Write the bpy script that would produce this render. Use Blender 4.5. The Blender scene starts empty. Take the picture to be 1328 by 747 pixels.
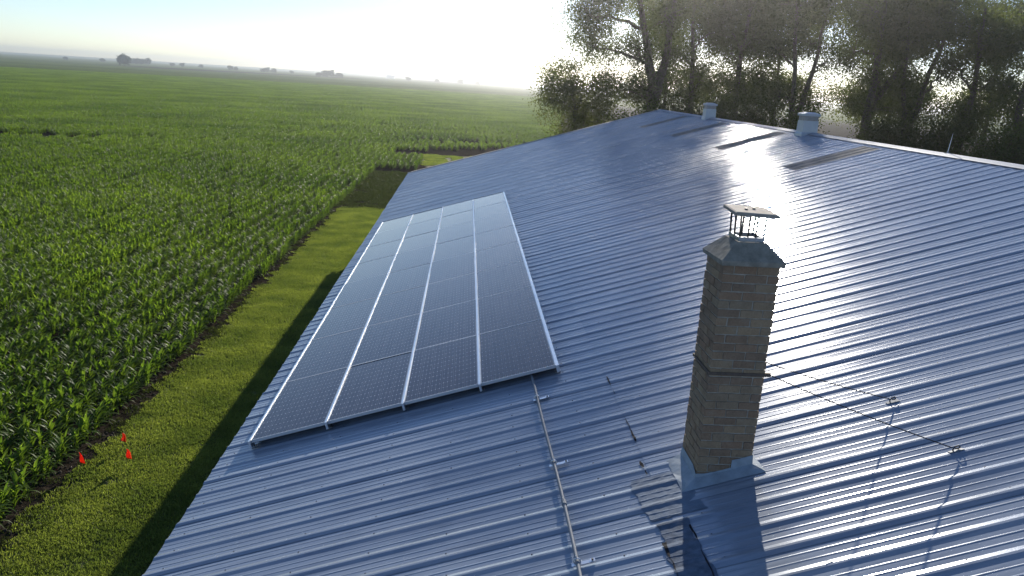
import bpy, math, random
import numpy as np
from mathutils import Vector, Matrix

random.seed(7)
rng = np.random.default_rng(7)
SC = bpy.context.scene
COL = SC.collection
R = math.radians

# ------------------------------------------------------------------ camera
CAMZ = 8.0
cd = bpy.data.cameras.new('camera')
cam = bpy.data.objects.new('camera', cd)
COL.objects.link(cam)
right = Vector((0.99681, -0.05314, 0.05953))
up = Vector((-0.04390, 0.25774, 0.96522))
fwd = Vector((0.06663, 0.96475, -0.25459))
m = Matrix((right, up, -fwd)).transposed().to_4x4()
m.translation = (0, 0, CAMZ)
cam.matrix_world = m
cd.sensor_width = 36.0
cd.lens = 36.0 * 1010.0 / 1328.0
cd.clip_start = 0.1
cd.clip_end = 20000
SC.camera = cam

# ------------------------------------------------------------------ sky, sun, exposure
HAZE = 0.00042  # haze density, raised to imitate the sun-flare veil of the lens
SUN_EL, SUN_AZ = 17.2, 14.1          # azimuth measured from +Y towards +X
world = bpy.data.worlds.new('World')
SC.world = world
world.use_nodes = True
wn = world.node_tree.nodes
sky = wn.new('ShaderNodeTexSky')
sky.sky_type = 'NISHITA'
sky.sun_disc = False
sky.sun_elevation = R(SUN_EL)
sky.sun_rotation = R(SUN_AZ)
sky.altitude = 200
sky.air_density = 0.85
sky.dust_density = 0.12
sky.ozone_density = 2.0
bg = wn['Background']
bg.inputs['Strength'].default_value = 0.074
tint = wn.new('ShaderNodeMix'); tint.data_type = 'RGBA'; tint.blend_type = 'MULTIPLY'
tint.inputs[0].default_value = 1.0; tint.inputs[7].default_value = (.97, 1.0, 1.10, 1)     # the camera's cool white balance, the same all over the sky
world.node_tree.links.new(sky.outputs[0], tint.inputs[6])
world.node_tree.links.new(tint.outputs[2], bg.inputs['Color'])

sd = bpy.data.lights.new('sun', 'SUN')
sd.energy = 3.9
sd.angle = R(0.53)
sd.color = (1.0, 0.92, 0.80)
sun = bpy.data.objects.new('sun', sd)
COL.objects.link(sun)
L = Vector((math.sin(R(SUN_AZ)) * math.cos(R(SUN_EL)), math.cos(R(SUN_AZ)) * math.cos(R(SUN_EL)), math.sin(R(SUN_EL))))
sun.rotation_euler = L.to_track_quat('Z', 'Y').to_euler()
sun.location = L * 100

SC.view_settings.view_transform = 'Standard'
SC.view_settings.look = 'None'
SC.view_settings.exposure = 0.78
SC.view_settings.gamma = 1.0
SC.cycles.use_denoising = True
SC.cycles.max_bounces = 8
SC.cycles.transparent_max_bounces = 8
SC.cycles.volume_bounces = 0
SC.cycles.caustics_reflective = False
SC.cycles.caustics_refractive = False

# ------------------------------------------------------------------ helpers
class MB:
    def __init__(s):
        s.v = []; s.f = []; s.mi = []
    def add(s, vs, fs, mi=0):
        o = len(s.v)
        s.v += [tuple(p) for p in vs]
        s.f += [tuple(i + o for i in f) for f in fs]
        s.mi += [mi] * len(fs)
        return s
    def box(s, lo, hi, mi=0):
        x0, y0, z0 = lo; x1, y1, z1 = hi
        vs = [(x0,y0,z0),(x1,y0,z0),(x1,y1,z0),(x0,y1,z0),(x0,y0,z1),(x1,y0,z1),(x1,y1,z1),(x0,y1,z1)]
        return s.add(vs, [(0,3,2,1),(4,5,6,7),(0,1,5,4),(1,2,6,5),(2,3,7,6),(3,0,4,7)], mi)
    def tube(s, pts, rad, n=6, mi=0, cap=True):
        pts = [Vector(p) for p in pts]
        if not hasattr(rad, '__len__'): rad = [rad] * len(pts)
        vs = []; fs = []
        prev = None
        for i, p in enumerate(pts):
            d = (pts[min(i+1, len(pts)-1)] - pts[max(i-1, 0)])
            if d.length < 1e-9: d = Vector((0,0,1))
            d.normalize()
            if prev is None:
                a = d.cross(Vector((0.31, 0.17, 0.93)))
                if a.length < 1e-3: a = d.cross(Vector((1,0,0)))
            else:
                a = prev - d * prev.dot(d)
            a.normalize(); prev = a
            b = d.cross(a)
            for k in range(n):
                t = 2*math.pi*k/n
                vs.append(p + (a*math.cos(t) + b*math.sin(t))*rad[i])
        for i in range(len(pts)-1):
            for k in range(n):
                k2 = (k+1) % n
                fs.append((i*n+k, i*n+k2, (i+1)*n+k2, (i+1)*n+k))
        if cap:
            fs.append(tuple(range(n-1, -1, -1)))
            fs.append(tuple(range((len(pts)-1)*n, len(pts)*n)))
        return s.add(vs, fs, mi)
    def mesh(s, name, mats, smooth=False):
        me = bpy.data.meshes.new(name)
        me.from_pydata(s.v, [], s.f)
        for mt in (mats if isinstance(mats, (list, tuple)) else [mats]): me.materials.append(mt)
        if any(s.mi): me.polygons.foreach_set('material_index', s.mi)
        if smooth: me.polygons.foreach_set('use_smooth', [True]*len(s.f))
        me.update()
        return me
    def obj(s, name, mats, parent=None, smooth=False):
        return link(name, s.mesh(name, mats, smooth), parent)

def link(name, me, parent=None, loc=None, mat=None):
    o = bpy.data.objects.new(name, me)
    COL.objects.link(o)
    if parent is not None: o.parent = parent
    if mat is not None: o.matrix_local = mat
    elif loc is not None: o.location = loc
    return o
def tag(o, label=None, cat=None, group=None, kind=None):
    if label: o['label'] = label
    if cat: o['category'] = cat
    if group: o['group'] = group
    if kind: o['kind'] = kind
    return o
def thing(name, label, cat, loc=(0,0,0), group=None):
    o = bpy.data.objects.new(name, None)
    COL.objects.link(o)
    o.location = loc
    o.empty_display_size = 0.2
    return tag(o, label, cat, group)
def quads_mesh(name, V, mat, smooth=False):
    """V: (n,4,3) array -> mesh of n quads"""
    n = len(V)
    me = bpy.data.meshes.new(name)
    me.vertices.add(n*4); me.vertices.foreach_set('co', np.ascontiguousarray(V, dtype=np.float32).ravel())
    me.loops.add(n*4); me.loops.foreach_set('vertex_index', np.arange(n*4, dtype=np.int32))
    me.polygons.add(n); me.polygons.foreach_set('loop_start', np.arange(0, n*4, 4, dtype=np.int32))
    me.materials.append(mat)
    me.update(calc_edges=True)
    return me

# ------------------------------------------------------------------ materials
def new_mat(name):
    mt = bpy.data.materials.new(name); mt.use_nodes = True
    nt = mt.node_tree
    return mt, nt, nt.nodes['Principled BSDF'], nt.nodes['Material Output']
def nd(nt, t, **kw):
    n = nt.nodes.new(t)
    for k, v in kw.items():
        if hasattr(n, k): setattr(n, k, v)
        else: n.inputs[k.replace('_', ' ')].default_value = v
    return n
def noise(nt, scale, detail=4, rough=.6, coord='Object', vscale=None):
    tc = nt.nodes.new('ShaderNodeTexCoord')
    n = nt.nodes.new('ShaderNodeTexNoise')
    n.inputs['Scale'].default_value = scale
    n.inputs['Detail'].default_value = detail
    n.inputs['Roughness'].default_value = rough
    src = nt.nodes.new('ShaderNodeNewGeometry').outputs['Position'] if coord == 'World' else tc.outputs[coord]
    if vscale:
        mp = nt.nodes.new('ShaderNodeMapping'); mp.inputs['Scale'].default_value = vscale
        nt.links.new(src, mp.inputs['Vector']); src = mp.outputs[0]
    nt.links.new(src, n.inputs['Vector'])
    return n
def ramp(nt, src, stops):
    r = nt.nodes.new('ShaderNodeValToRGB')
    while len(r.color_ramp.elements) < len(stops): r.color_ramp.elements.new(.5)
    for e, (p, c) in zip(r.color_ramp.elements, stops):
        e.position = p; e.color = (*c, 1) if len(c) == 3 else c
    nt.links.new(src, r.inputs[0])
    return r
def mixc(nt, fac, a, b, mode='MIX'):
    mx = nt.nodes.new('ShaderNodeMix'); mx.data_type = 'RGBA'; mx.blend_type = mode
    for sock, val in ((mx.inputs[0], fac), (mx.inputs[6], a), (mx.inputs[7], b)):
        if hasattr(val, 'links') or hasattr(val, 'is_linked'): nt.links.new(val, sock)
        elif isinstance(val, (int, float)): sock.default_value = val
        else: sock.default_value = (*val, 1)
    return mx.outputs[2]
def bump(nt, bs, h, strength=.3, dist=.02):
    b = nt.nodes.new('ShaderNodeBump'); b.inputs['Strength'].default_value = strength; b.inputs['Distance'].default_value = dist
    nt.links.new(h, b.inputs['Height']); nt.links.new(b.outputs[0], bs.inputs['Normal'])
    return b
def simple(name, col, rough=.6, metal=0., var=.15, scale=8., bmp=0., bd=.01, spec=.5):
    mt, nt, bs, out = new_mat(name)
    n = noise(nt, scale, 5)
    r = ramp(nt, n.outputs[0], [(.3, tuple(c*(1-var) for c in col)), (.7, tuple(min(1, c*(1+var)) for c in col))])
    nt.links.new(r.outputs[0], bs.inputs['Base Color'])
    bs.inputs['Roughness'].default_value = rough
    bs.inputs['Metallic'].default_value = metal
    bs.inputs['Specular IOR Level'].default_value = spec
    if bmp: bump(nt, bs, n.outputs[0], bmp, bd)
    return mt

def leafy(name, c1, c2, trans, rough=.45, spec=.5, tfac=.45, nscale=None):
    mt, nt, bs, out = new_mat(name)
    oi = nt.nodes.new('ShaderNodeObjectInfo')
    geo = nt.nodes.new('ShaderNodeNewGeometry')
    ad = nt.nodes.new('ShaderNodeMath'); ad.operation = 'ADD'
    nt.links.new(oi.outputs['Random'], ad.inputs[0]); nt.links.new(geo.outputs['Random Per Island'], ad.inputs[1])
    md = nt.nodes.new('ShaderNodeMath'); md.operation = 'FRACT'; nt.links.new(ad.outputs[0], md.inputs[0])
    r = ramp(nt, md.outputs[0], [(0, c1), (1, c2)])
    col = r.outputs[0]
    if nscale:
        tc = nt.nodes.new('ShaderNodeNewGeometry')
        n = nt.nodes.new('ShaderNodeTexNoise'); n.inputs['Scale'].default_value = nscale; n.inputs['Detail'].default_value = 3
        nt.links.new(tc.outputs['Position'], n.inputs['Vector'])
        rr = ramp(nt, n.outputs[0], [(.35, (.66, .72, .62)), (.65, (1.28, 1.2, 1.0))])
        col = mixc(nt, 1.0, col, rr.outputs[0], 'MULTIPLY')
    nt.links.new(col, bs.inputs['Base Color'])
    bs.inputs['Roughness'].default_value = rough
    bs.inputs['Specular IOR Level'].default_value = spec
    tr = nt.nodes.new('ShaderNodeBsdfTranslucent')
    tcol = mixc(nt, 1.0, col, trans, 'MULTIPLY')
    nt.links.new(tcol, tr.inputs['Color'])
    mx = nt.nodes.new('ShaderNodeMixShader'); mx.inputs[0].default_value = tfac
    nt.links.new(bs.outputs[0], mx.inputs[1]); nt.links.new(tr.outputs[0], mx.inputs[2])
    nt.links.new(mx.outputs[0], out.inputs['Surface'])
    return mt

M = {}
# roof metal: weathered galvanised sheet with a bluish coat
def roof_mat():
    mt, nt, bs, out = new_mat('weathered_roof_metal')
    n1 = noise(nt, .8, 6, .65, 'World', (.5, 1, 1))
    n2 = noise(nt, 16., 5, .7, 'World', (.10, 1, .10))
    a = ramp(nt, n1.outputs[0], [(.3, (.265, .315, .40)), (.5, (.305, .355, .44)), (.72, (.335, .378, .45))])
    st = ramp(nt, n2.outputs[0], [(.33, (.78, .79, .80)), (.5, (1.0, 1.0, 1.0)), (.68, (1.08, 1.07, 1.05))])
    c = mixc(nt, 1.0, a.outputs[0], st.outputs[0], 'MULTIPLY')
    oi = nt.nodes.new('ShaderNodeObjectInfo')
    rv = ramp(nt, oi.outputs['Random'], [(0, (.90, .91, .93)), (1, (1.08, 1.07, 1.05))])
    c = mixc(nt, 1.0, c, rv.outputs[0], 'MULTIPLY')
    nt.links.new(c, bs.inputs['Base Color'])
    bs.inputs['Metallic'].default_value = .16
    rr = nt.nodes.new('ShaderNodeMapRange'); rr.inputs[3].default_value = .13; rr.inputs[4].default_value = .23
    bs.inputs['Specular IOR Level'].default_value = .3
    nt.links.new(n2.outputs[0], rr.inputs[0]); nt.links.new(rr.outputs[0], bs.inputs['Roughness'])
    n3 = noise(nt, 2.2, 3, .5, 'World')
    bump(nt, bs, n3.outputs[0], .12, .02)
    return mt
M['roof'] = roof_mat()
M['roof_trim'] = simple('roof_trim_metal', (.30, .35, .43), .6, .15, .08, 5)
M['flashing'] = simple('painted_flashing', (.17, .22, .295), .75, .05, .16, 9, .3, .015, .08)
M['skirt'] = simple('chimney_flashing', (.33, .39, .45), .7, .05, .2, 9, .3, .015, .15)
M['sealant'] = simple('grey_roof_sealant', (.115, .15, .21), .8, .05, .3, 14, .5, .01, .08)
M['tar'] = simple('dark_tar', (.03, .03, .034), .9, 0, .4, 30, .5, .01, .1)
M['skylight'] = simple('aged_fibreglass', (.19, .19, .19), .75, .0, .3, 6, .2, .01, .15)
M['wall'] = simple('painted_siding', (.62, .64, .66), .5, .2, .06, 3)
M['deck'] = simple('roof_purlins', (.25, .2, .15), .8, 0, .2, 5)
M['screw'] = simple('zinc_screw', (.16, .17, .2), .5, .7, .2, 30)
M['alu'] = simple('brushed_aluminium', (.78, .80, .83), .32, .85, .04, 12)
M['frame'] = simple('panel_frame_aluminium', (.58, .61, .65), .45, .3, .05, 12)
M['galv'] = simple('galvanised_steel', (.40, .43, .47), .42, .8, .15, 25)
M['conduit'] = simple('grey_conduit', (.22, .25, .29), .7, .1, .1, 12)
M['bright'] = simple('bright_zinc', (.75, .77, .8), .28, .9, .08, 30)
M['dark_steel'] = simple('dark_steel', (.07, .065, .06), .5, .6, .3, 30)
M['band'] = simple('rusty_steel_band', (.13, .10, .08), .8, .2, .3, 20)
M['cable'] = simple('steel_cable', (.06, .06, .065), .5, .6, .2, 60)
M['mortar'] = simple('grey_mortar', (.42, .39, .34), .95, 0, .35, 18, .6, .004)
M['crown'] = simple('weathered_concrete', (.25, .235, .20), .95, 0, .3, 14, .6, .01)
M['plate'] = simple('concrete_cap_plate', (.34, .30, .26), .85, 0, .2, 16, .4, .006)
M['vent'] = simple('vent_white_metal', (.46, .49, .53), .45, .3, .06, 6)
M['vent_cap'] = simple('vent_cap_grey', (.34, .32, .31), .6, .3, .2, 9)
M['flag'] = None
M['bark'] = simple('grey_brown_bark', (.10, .08, .06), .95, 0, .35, 6, .8, .05)
M['far_bark'] = M['bark']

def brick_mats():
    cols = [(.36,.235,.14),(.33,.195,.115),(.40,.27,.155),(.29,.18,.11),(.36,.25,.15),(.32,.23,.145),(.26,.165,.105)]
    out = []
    for i, c in enumerate(cols):
        mt, nt, bs, o = new_mat('weathered_brick')
        n = noise(nt, 11, 6, .65, 'World'); n2 = noise(nt, 60, 4, .7, 'World')
        r = ramp(nt, n.outputs[0], [(.3, tuple(k*.65 for k in c)), (.55, c), (.85, (.36,.31,.24))])
        cc = mixc(nt, .35, r.outputs[0], ramp(nt, n2.outputs[0], [(.35,(.11,.085,.06)),(.65,(.36,.28,.20))]).outputs[0])
        nt.links.new(cc, bs.inputs['Base Color'])
        bs.inputs['Roughness'].default_value = .92
        bump(nt, bs, n2.outputs[0], .6, .006)
        out.append(mt)
    return out
M['bricks'] = brick_mats()

def glass_mat():
    """dark cells with busbar ribbons and bright gaps printed under the glass; x across (6 cells), y along (12 cells)"""
    mt, nt, bs, out = new_mat('solar_cells_under_glass')
    tc = nt.nodes.new('ShaderNodeTexCoord')
    sp = nt.nodes.new('ShaderNodeSeparateXYZ'); nt.links.new(tc.outputs['Object'], sp.inputs[0])
    def mth(op, a, b=None, c=None):
        n = nt.nodes.new('ShaderNodeMath'); n.operation = op
        for i, v in enumerate((a, b, c)):
            if v is None: continue
            if isinstance(v, (int, float)): n.inputs[i].default_value = v
            else: nt.links.new(v, n.inputs[i])
        return n.outputs[0]
    def grid(src, off, pitch, half):       # 1 within half of a line
        t = mth('DIVIDE', mth('SUBTRACT', src, off), pitch)
        d = mth('ABSOLUTE', mth('SUBTRACT', mth('FRACT', mth('ADD', t, .5)), .5))
        return mth('LESS_THAN', d, half / pitch)
    px, py = .1565, .1597
    gapy = grid(sp.outputs[1], .020, py, .012)
    gapy_thin = grid(sp.outputs[1], .020, py, .0015)
    gapx = grid(sp.outputs[0], .0135, px, .0015)
    bus = grid(sp.outputs[0], .0135 + px/6, px/3, .0055)
    bus_thin = grid(sp.outputs[0], .0135 + px/6, px/3, .0010)
    dots = mth('MULTIPLY', gapy, bus)
    lines = mth('MAXIMUM', mth('MAXIMUM', gapx, gapy_thin), bus_thin)
    n = noise(nt, 3, 3)
    base = ramp(nt, n.outputs[0], [(.3, (.024, .017, .030)), (.7, (.034, .026, .040))]).outputs[0]
    c = mixc(nt, mth('MULTIPLY', lines, .30), base, (.42, .43, .46))
    c = mixc(nt, mth('MULTIPLY', dots, .55), c, (.55, .56, .60))
    nt.links.new(c, bs.inputs['Base Color'])
    bs.inputs['Roughness'].default_value = .13
    bs.inputs['Specular IOR Level'].default_value = .42
    bs.inputs['Coat Weight'].default_value = .0
    bs.inputs['Coat Roughness'].default_value = .3
    return mt
M['glass'] = glass_mat()
fm, fnt, fbs, fo = new_mat('orange_red_flag_vinyl')
fbs.inputs['Base Color'].default_value = (.88, .12, .03, 1); fbs.inputs['Roughness'].default_value = .45
_t = fnt.nodes.new('ShaderNodeBsdfTranslucent'); _t.inputs['Color'].default_value = (.95, .10, .03, 1)
_m = fnt.nodes.new('ShaderNodeMixShader'); _m.inputs[0].default_value = .5
fnt.links.new(fbs.outputs[0], _m.inputs[1]); fnt.links.new(_t.outputs[0], _m.inputs[2]); fnt.links.new(_m.outputs[0], fo.inputs['Surface'])
M['flag'] = fm
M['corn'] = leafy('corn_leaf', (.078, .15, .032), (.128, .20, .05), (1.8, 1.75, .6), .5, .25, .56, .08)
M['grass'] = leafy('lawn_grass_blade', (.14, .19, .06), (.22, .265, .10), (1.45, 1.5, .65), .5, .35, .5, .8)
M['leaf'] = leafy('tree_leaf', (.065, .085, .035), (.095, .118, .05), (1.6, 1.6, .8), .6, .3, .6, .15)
M['leaf_light'] = leafy('tree_leaf_light', (.07, .11, .025), (.11, .15, .035), (1.6, 1.6, .6), .5, .35, .5, .15)
M['far_leaf'] = leafy('far_tree_leaf', (.030, .045, .018), (.05, .065, .025), (1.2, 1.2, .7), .6, .2, .25)

def ground_mat():
    mt, nt, bs, out = new_mat('field_ground')
    geo = nt.nodes.new('ShaderNodeNewGeometry')
    def nz(scale, det, vs=None):
        n = nt.nodes.new('ShaderNodeTexNoise'); n.inputs['Scale'].default_value = scale; n.inputs['Detail'].default_value = det; n.inputs['Roughness'].default_value = .65
        src = geo.outputs['Position']
        if vs:
            mp = nt.nodes.new('ShaderNodeMapping'); mp.inputs['Scale'].default_value = vs
            nt.links.new(src, mp.inputs['Vector']); src = mp.outputs[0]
        nt.links.new(src, n.inputs['Vector']); return n.outputs[0]
    soil = ramp(nt, nz(5, 8), [(.3, (.018, .015, .012)), (.55, (.042, .034, .027)), (.8, (.085, .07, .055))]).outputs[0]
    crop = ramp(nt, nz(.9, 8), [(.32, (.055, .085, .022)), (.5, (.11, .155, .042)), (.68, (.19, .225, .08))]).outputs[0]
    strip = ramp(nt, nz(.0035, 4, (.35, 1, 1)), [(.40, (.75, .75, .7)), (.5, (1, 1, 1)), (.62, (1.15, 1.1, .9))]).outputs[0]
    crop = mixc(nt, 1.0, crop, strip, 'MULTIPLY')
    ln = nt.nodes.new('ShaderNodeVectorMath'); ln.operation = 'LENGTH'; nt.links.new(geo.outputs['Position'], ln.inputs[0])
    mr = nt.nodes.new('ShaderNodeMapRange'); mr.interpolation_type = 'SMOOTHSTEP'
    mr.inputs[1].default_value = 300; mr.inputs[2].default_value = 470
    nt.links.new(ln.outputs['Value'], mr.inputs[0])
    nt.links.new(mixc(nt, mr.outputs[0], soil, crop), bs.inputs['Base Color'])
    bs.inputs['Roughness'].default_value = .95
    bs.inputs['Specular IOR Level'].default_value = .0
    bump(nt, bs, nz(9, 8), .8, .06)
    return mt
M['ground'] = ground_mat()
def turf_mat():
    mt, nt, bs, out = new_mat('turf_base')
    n = noise(nt, 9, 7, .7); n2 = noise(nt, .5, 3)
    c = ramp(nt, n.outputs[0], [(.3, (.07, .085, .03)), (.7, (.13, .15, .055))]).outputs[0]
    c = mixc(nt, ramp(nt, n2.outputs[0], [(.4, (0,0,0)), (.65, (.5,.5,.5))]).outputs[0], c, (.085, .075, .03))
    nt.links.new(c, bs.inputs['Base Color']); bs.inputs['Roughness'].default_value = .95
    bs.inputs['Specular IOR Level'].default_value = .15
    bump(nt, bs, n.outputs[0], .8, .03)
    return mt
M['turf'] = turf_mat()
M['weeds'] = leafy('weed_leaf', (.04, .06, .018), (.06, .08, .025), (1.3, 1.3, .6), .55, .3, .35)
M['plough'] = simple('bare_field_soil', (.045, .038, .03), .95, 0, .25, .02, 0, .01, 0.)

# ------------------------------------------------------------------ roof frame of reference
PITCH = 0.29809
CP, SP = math.cos(PITCH), math.sin(PITCH)
DR = 3.756
def RP(s, y, h=0.):
    """s metres up the slope, y along the building, h off the roof pan"""
    return Vector((s*CP + (DR - h)*SP, y, CAMZ + s*SP - (DR - h)*CP))
S_EAVE, S_RIDGE, S_LAP = -4.22, 9.16, .76
Y0, Y1 = -2.375, 41.50
RIB = .3049
SEAM0 = 6.745
def rib_h(y):
    t = (y - SEAM0) / RIB
    u = (t - math.floor(t + .5)) * RIB
    a = abs(u)
    if a < .011: return .0115
    if a < .056: return .0115 * (.056 - a) / .045
    w = u % RIB
    for c in (.112, .193):
        b = abs(w - c)
        if b < .003: return .0025
        if b < .012: return .0025 * (.012 - b) / .009
    return 0.
def rib_ys(ya, yb):
    ys = [ya, yb]
    k = math.floor((ya - SEAM0) / RIB) - 1
    while True:
        c = SEAM0 + k*RIB
        if c - .05 > yb: break
        for d in (-.056, -.011, .011, .056):
            ys.append(c + d)
        for q in (.112, .193):
            for d in (-.012, -.003, .003, .012): ys.append(c + q + d)
        k += 1
    return sorted(y for y in ys if ya <= y <= yb)
def ribbed_patch(sa, sb, ya, yb, lift, nseg=6, wob=0., edge=None):
    """a thin sheet that follows the ribs"""
    mb = MB(); ys = rib_ys(ya, yb); vs = []; fs = []
    n = len(ys)
    for j in range(nseg + 1):
        for i, y in enumerate(ys):
            t = j / nseg
            a, b = (sa, sb) if edge is None else (sa + edge(y, 0), sb + edge(y, 1))
            vs.append(RP(a + (b - a)*t, y, rib_h(y) + lift + random.uniform(-wob, wob)))
    for j in range(nseg):
        for i in range(n - 1):
            fs.append((j*n+i, (j+1)*n+i, (j+1)*n+i+1, j*n+i+1))
    return mb.add(vs, fs)

# ------------------------------------------------------------------ the ground
gb = MB()
gb.add([(-9000,-600,0),(9000,-600,0),(9000,12000,0),(-9000,12000,0)], [(0,1,2,3)])
ground = tag(gb.obj('ground', M['ground']), 'dark field soil and distant crop land', None, None, 'structure')
def sheet(name, pts, z, mat):
    mb = MB(); mb.add([(x, y, z) for x, y in pts], [tuple(range(len(pts)))])
    return tag(mb.obj(name, mat), None, None, None, 'structure')
# lawn along the building, its field edge a little uneven
edge = []
for i in range(400):
    y = -25 + i * (73.0/399)
    edge.append((-7.32 + .04*math.sin(y*.9) + .03*math.sin(y*2.3+1) + random.uniform(-.03, .03), y))
lawn_pts = [(40, -25)] + [(40, 48)] + [(x, y) for x, y in reversed(edge)]
lawn = sheet('lawn', lawn_pts, .004, M['turf'])
yard = sheet('grass_yard', [(-4.1, 74.5), (-4.5, 83), (-.5, 84.5), (9, 92), (60, 108), (120, 108), (120, 49), (4, 49), (1, 60)], .004, M['turf'])
for nm, pts in (('ploughed_field', [(-330, 900), (-150, 1150), (-180, 1300), (-460, 1010)]),
                ('ploughed_field', [(-60, 1500), (420, 1900), (520, 2600), (-140, 1900)]),
                ('ploughed_field', [(60, 700), (260, 760), (330, 830), (80, 760)])):
    sheet(nm, pts, .03, M['plough'])

# ------------------------------------------------------------------ geometry-node scatter for uncountable stuff
def scatter(name, pts, rots, scls, meshes, label, cat=None):
    """one stuff object: variant meshes instanced on points, rotation about z"""
    me = bpy.data.meshes.new(name)
    n = len(pts)
    me.vertices.add(n); me.vertices.foreach_set('co', np.asarray(pts, np.float32).ravel())
    for an, typ, data in (('rz', 'FLOAT', rots), ('sc', 'FLOAT', scls)):
        a = me.attributes.new(an, typ, 'POINT'); a.data.foreach_set('value', np.asarray(data, np.float32))
    a = me.attributes.new('var', 'INT', 'POINT'); a.data.foreach_set('value', rng.integers(0, len(meshes), n).astype(np.int32))
    o = link(name, me)
    ng = bpy.data.node_groups.new(name, 'GeometryNodeTree')
    ng.interface.new_socket('Geometry', in_out='INPUT', socket_type='NodeSocketGeometry')
    ng.interface.new_socket('Geometry', in_out='OUTPUT', socket_type='NodeSocketGeometry')
    gi = ng.nodes.new('NodeGroupInput'); go = ng.nodes.new('NodeGroupOutput')
    join = ng.nodes.new('GeometryNodeJoinGeometry')
    def attr(nm, typ):
        q = ng.nodes.new('GeometryNodeInputNamedAttribute'); q.data_type = typ; q.inputs['Name'].default_value = nm
        return [s for s in q.outputs if s.enabled][0]
    rz, sc, va = attr('rz', 'FLOAT'), attr('sc', 'FLOAT'), attr('var', 'INT')
    cmb = ng.nodes.new('ShaderNodeCombineXYZ'); ng.links.new(rz, cmb.inputs['Z'])
    for k, ms in enumerate(meshes):
        src = bpy.data.objects.new(name + '_source', ms)     # never linked to the scene
        oi = ng.nodes.new('GeometryNodeObjectInfo'); oi.inputs['Object'].default_value = src
        oi.inputs['As Instance'].default_value = True
        cmp_ = ng.nodes.new('FunctionNodeCompare'); cmp_.data_type = 'INT'; cmp_.operation = 'EQUAL'
        ia = [s for s in cmp_.inputs if s.enabled and s.type == 'INT']
        ng.links.new(va, ia[0]); ia[1].default_value = k
        ip = ng.nodes.new('GeometryNodeInstanceOnPoints')
        ng.links.new(gi.outputs[0], ip.inputs['Points'])
        ng.links.new(cmp_.outputs['Result'], ip.inputs['Selection'])
        ng.links.new(oi.outputs['Geometry'], ip.inputs['Instance'])
        ng.links.new(cmb.outputs[0], ip.inputs['Rotation'])
        ng.links.new(sc, ip.inputs['Scale'])
        ng.links.new(ip.outputs[0], join.inputs[0])
    ng.links.new(join.outputs[0], go.inputs[0])
    md = o.modifiers.new('scatter', 'NODES'); md.node_group = ng
    return tag(o, label, cat, None, 'stuff')

# ------------------------------------------------------------------ corn
def corn_plant(mb, x, y, rnd, lod=1.0, z0=0.):
    h = rnd.uniform(.30, .44)
    lean = (rnd.uniform(-.05, .05), rnd.uniform(-.05, .05))
    if lod > .5:
        mb.tube([(x, y, z0), (x+lean[0]*.5, y+lean[1]*.5, z0+h*.5), (x+lean[0], y+lean[1], z0+h)], [.014, .011, .004], 4, 0, False)
    nl = rnd.randint(9, 11)
    az0 = rnd.uniform(0, math.pi*2)
    nseg = 5 if lod > .5 else 4
    for k in range(nl):
        t = k / (nl - 1)
        z = z0 + h*(.12 + .85*t)
        bx, by = x + lean[0]*t, y + lean[1]*t
        az = az0 + k*math.pi + rnd.uniform(-.55, .55)
        ln = (.22 + .19*math.sin(math.pi*min(1, .2+.75*t))) * rnd.uniform(.85, 1.15)
        w = .025 * rnd.uniform(.85, 1.2)
        el = R(50 + 24*t) + rnd.uniform(-.15, .15)
        drop = rnd.uniform(1.1, 2.3) * (1 - .35*t)
        d = (math.cos(az), math.sin(az)); nrm = (-d[1], d[0])
        r = 0.; zz = z
        vs = []
        for j in range(nseg + 1):
            u = j / nseg
            ww = w * (.55 + 1.2*u if u < .35 else (1 - ((u-.35)/.65)**1.7)) * (1 if j < nseg else .0)
            ww = max(ww, .002)
            vs.append((bx + d[0]*r + nrm[0]*ww, by + d[1]*r + nrm[1]*ww, zz + ww*.35))
            vs.append((bx + d[0]*r, by + d[1]*r, zz))
            vs.append((bx + d[0]*r - nrm[0]*ww, by + d[1]*r - nrm[1]*ww, zz + ww*.35))
            a = el - drop*u
            r += math.cos(a)*ln/nseg; zz += math.sin(a)*ln/nseg
        fs = []
        for j in range(nseg):
            a = j*3
            fs += [(a, a+1, a+4, a+3), (a+1, a+2, a+5, a+4)]
        mb.add(vs, fs)
rnd = random.Random(11)
CH = 3.05
chunk_meshes = []
for v in range(5):
    mb = MB()
    y = -CH/2 + rnd.uniform(.02, .12)
    while y < CH/2:
        corn_plant(mb, rnd.gauss(0, .04), y, rnd, .4)
        y += rnd.uniform(.085, .14)
    chunk_meshes.append(mb.mesh('corn_row', M['corn'], True))
ROW0, ROWD = -7.90, .57
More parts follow.
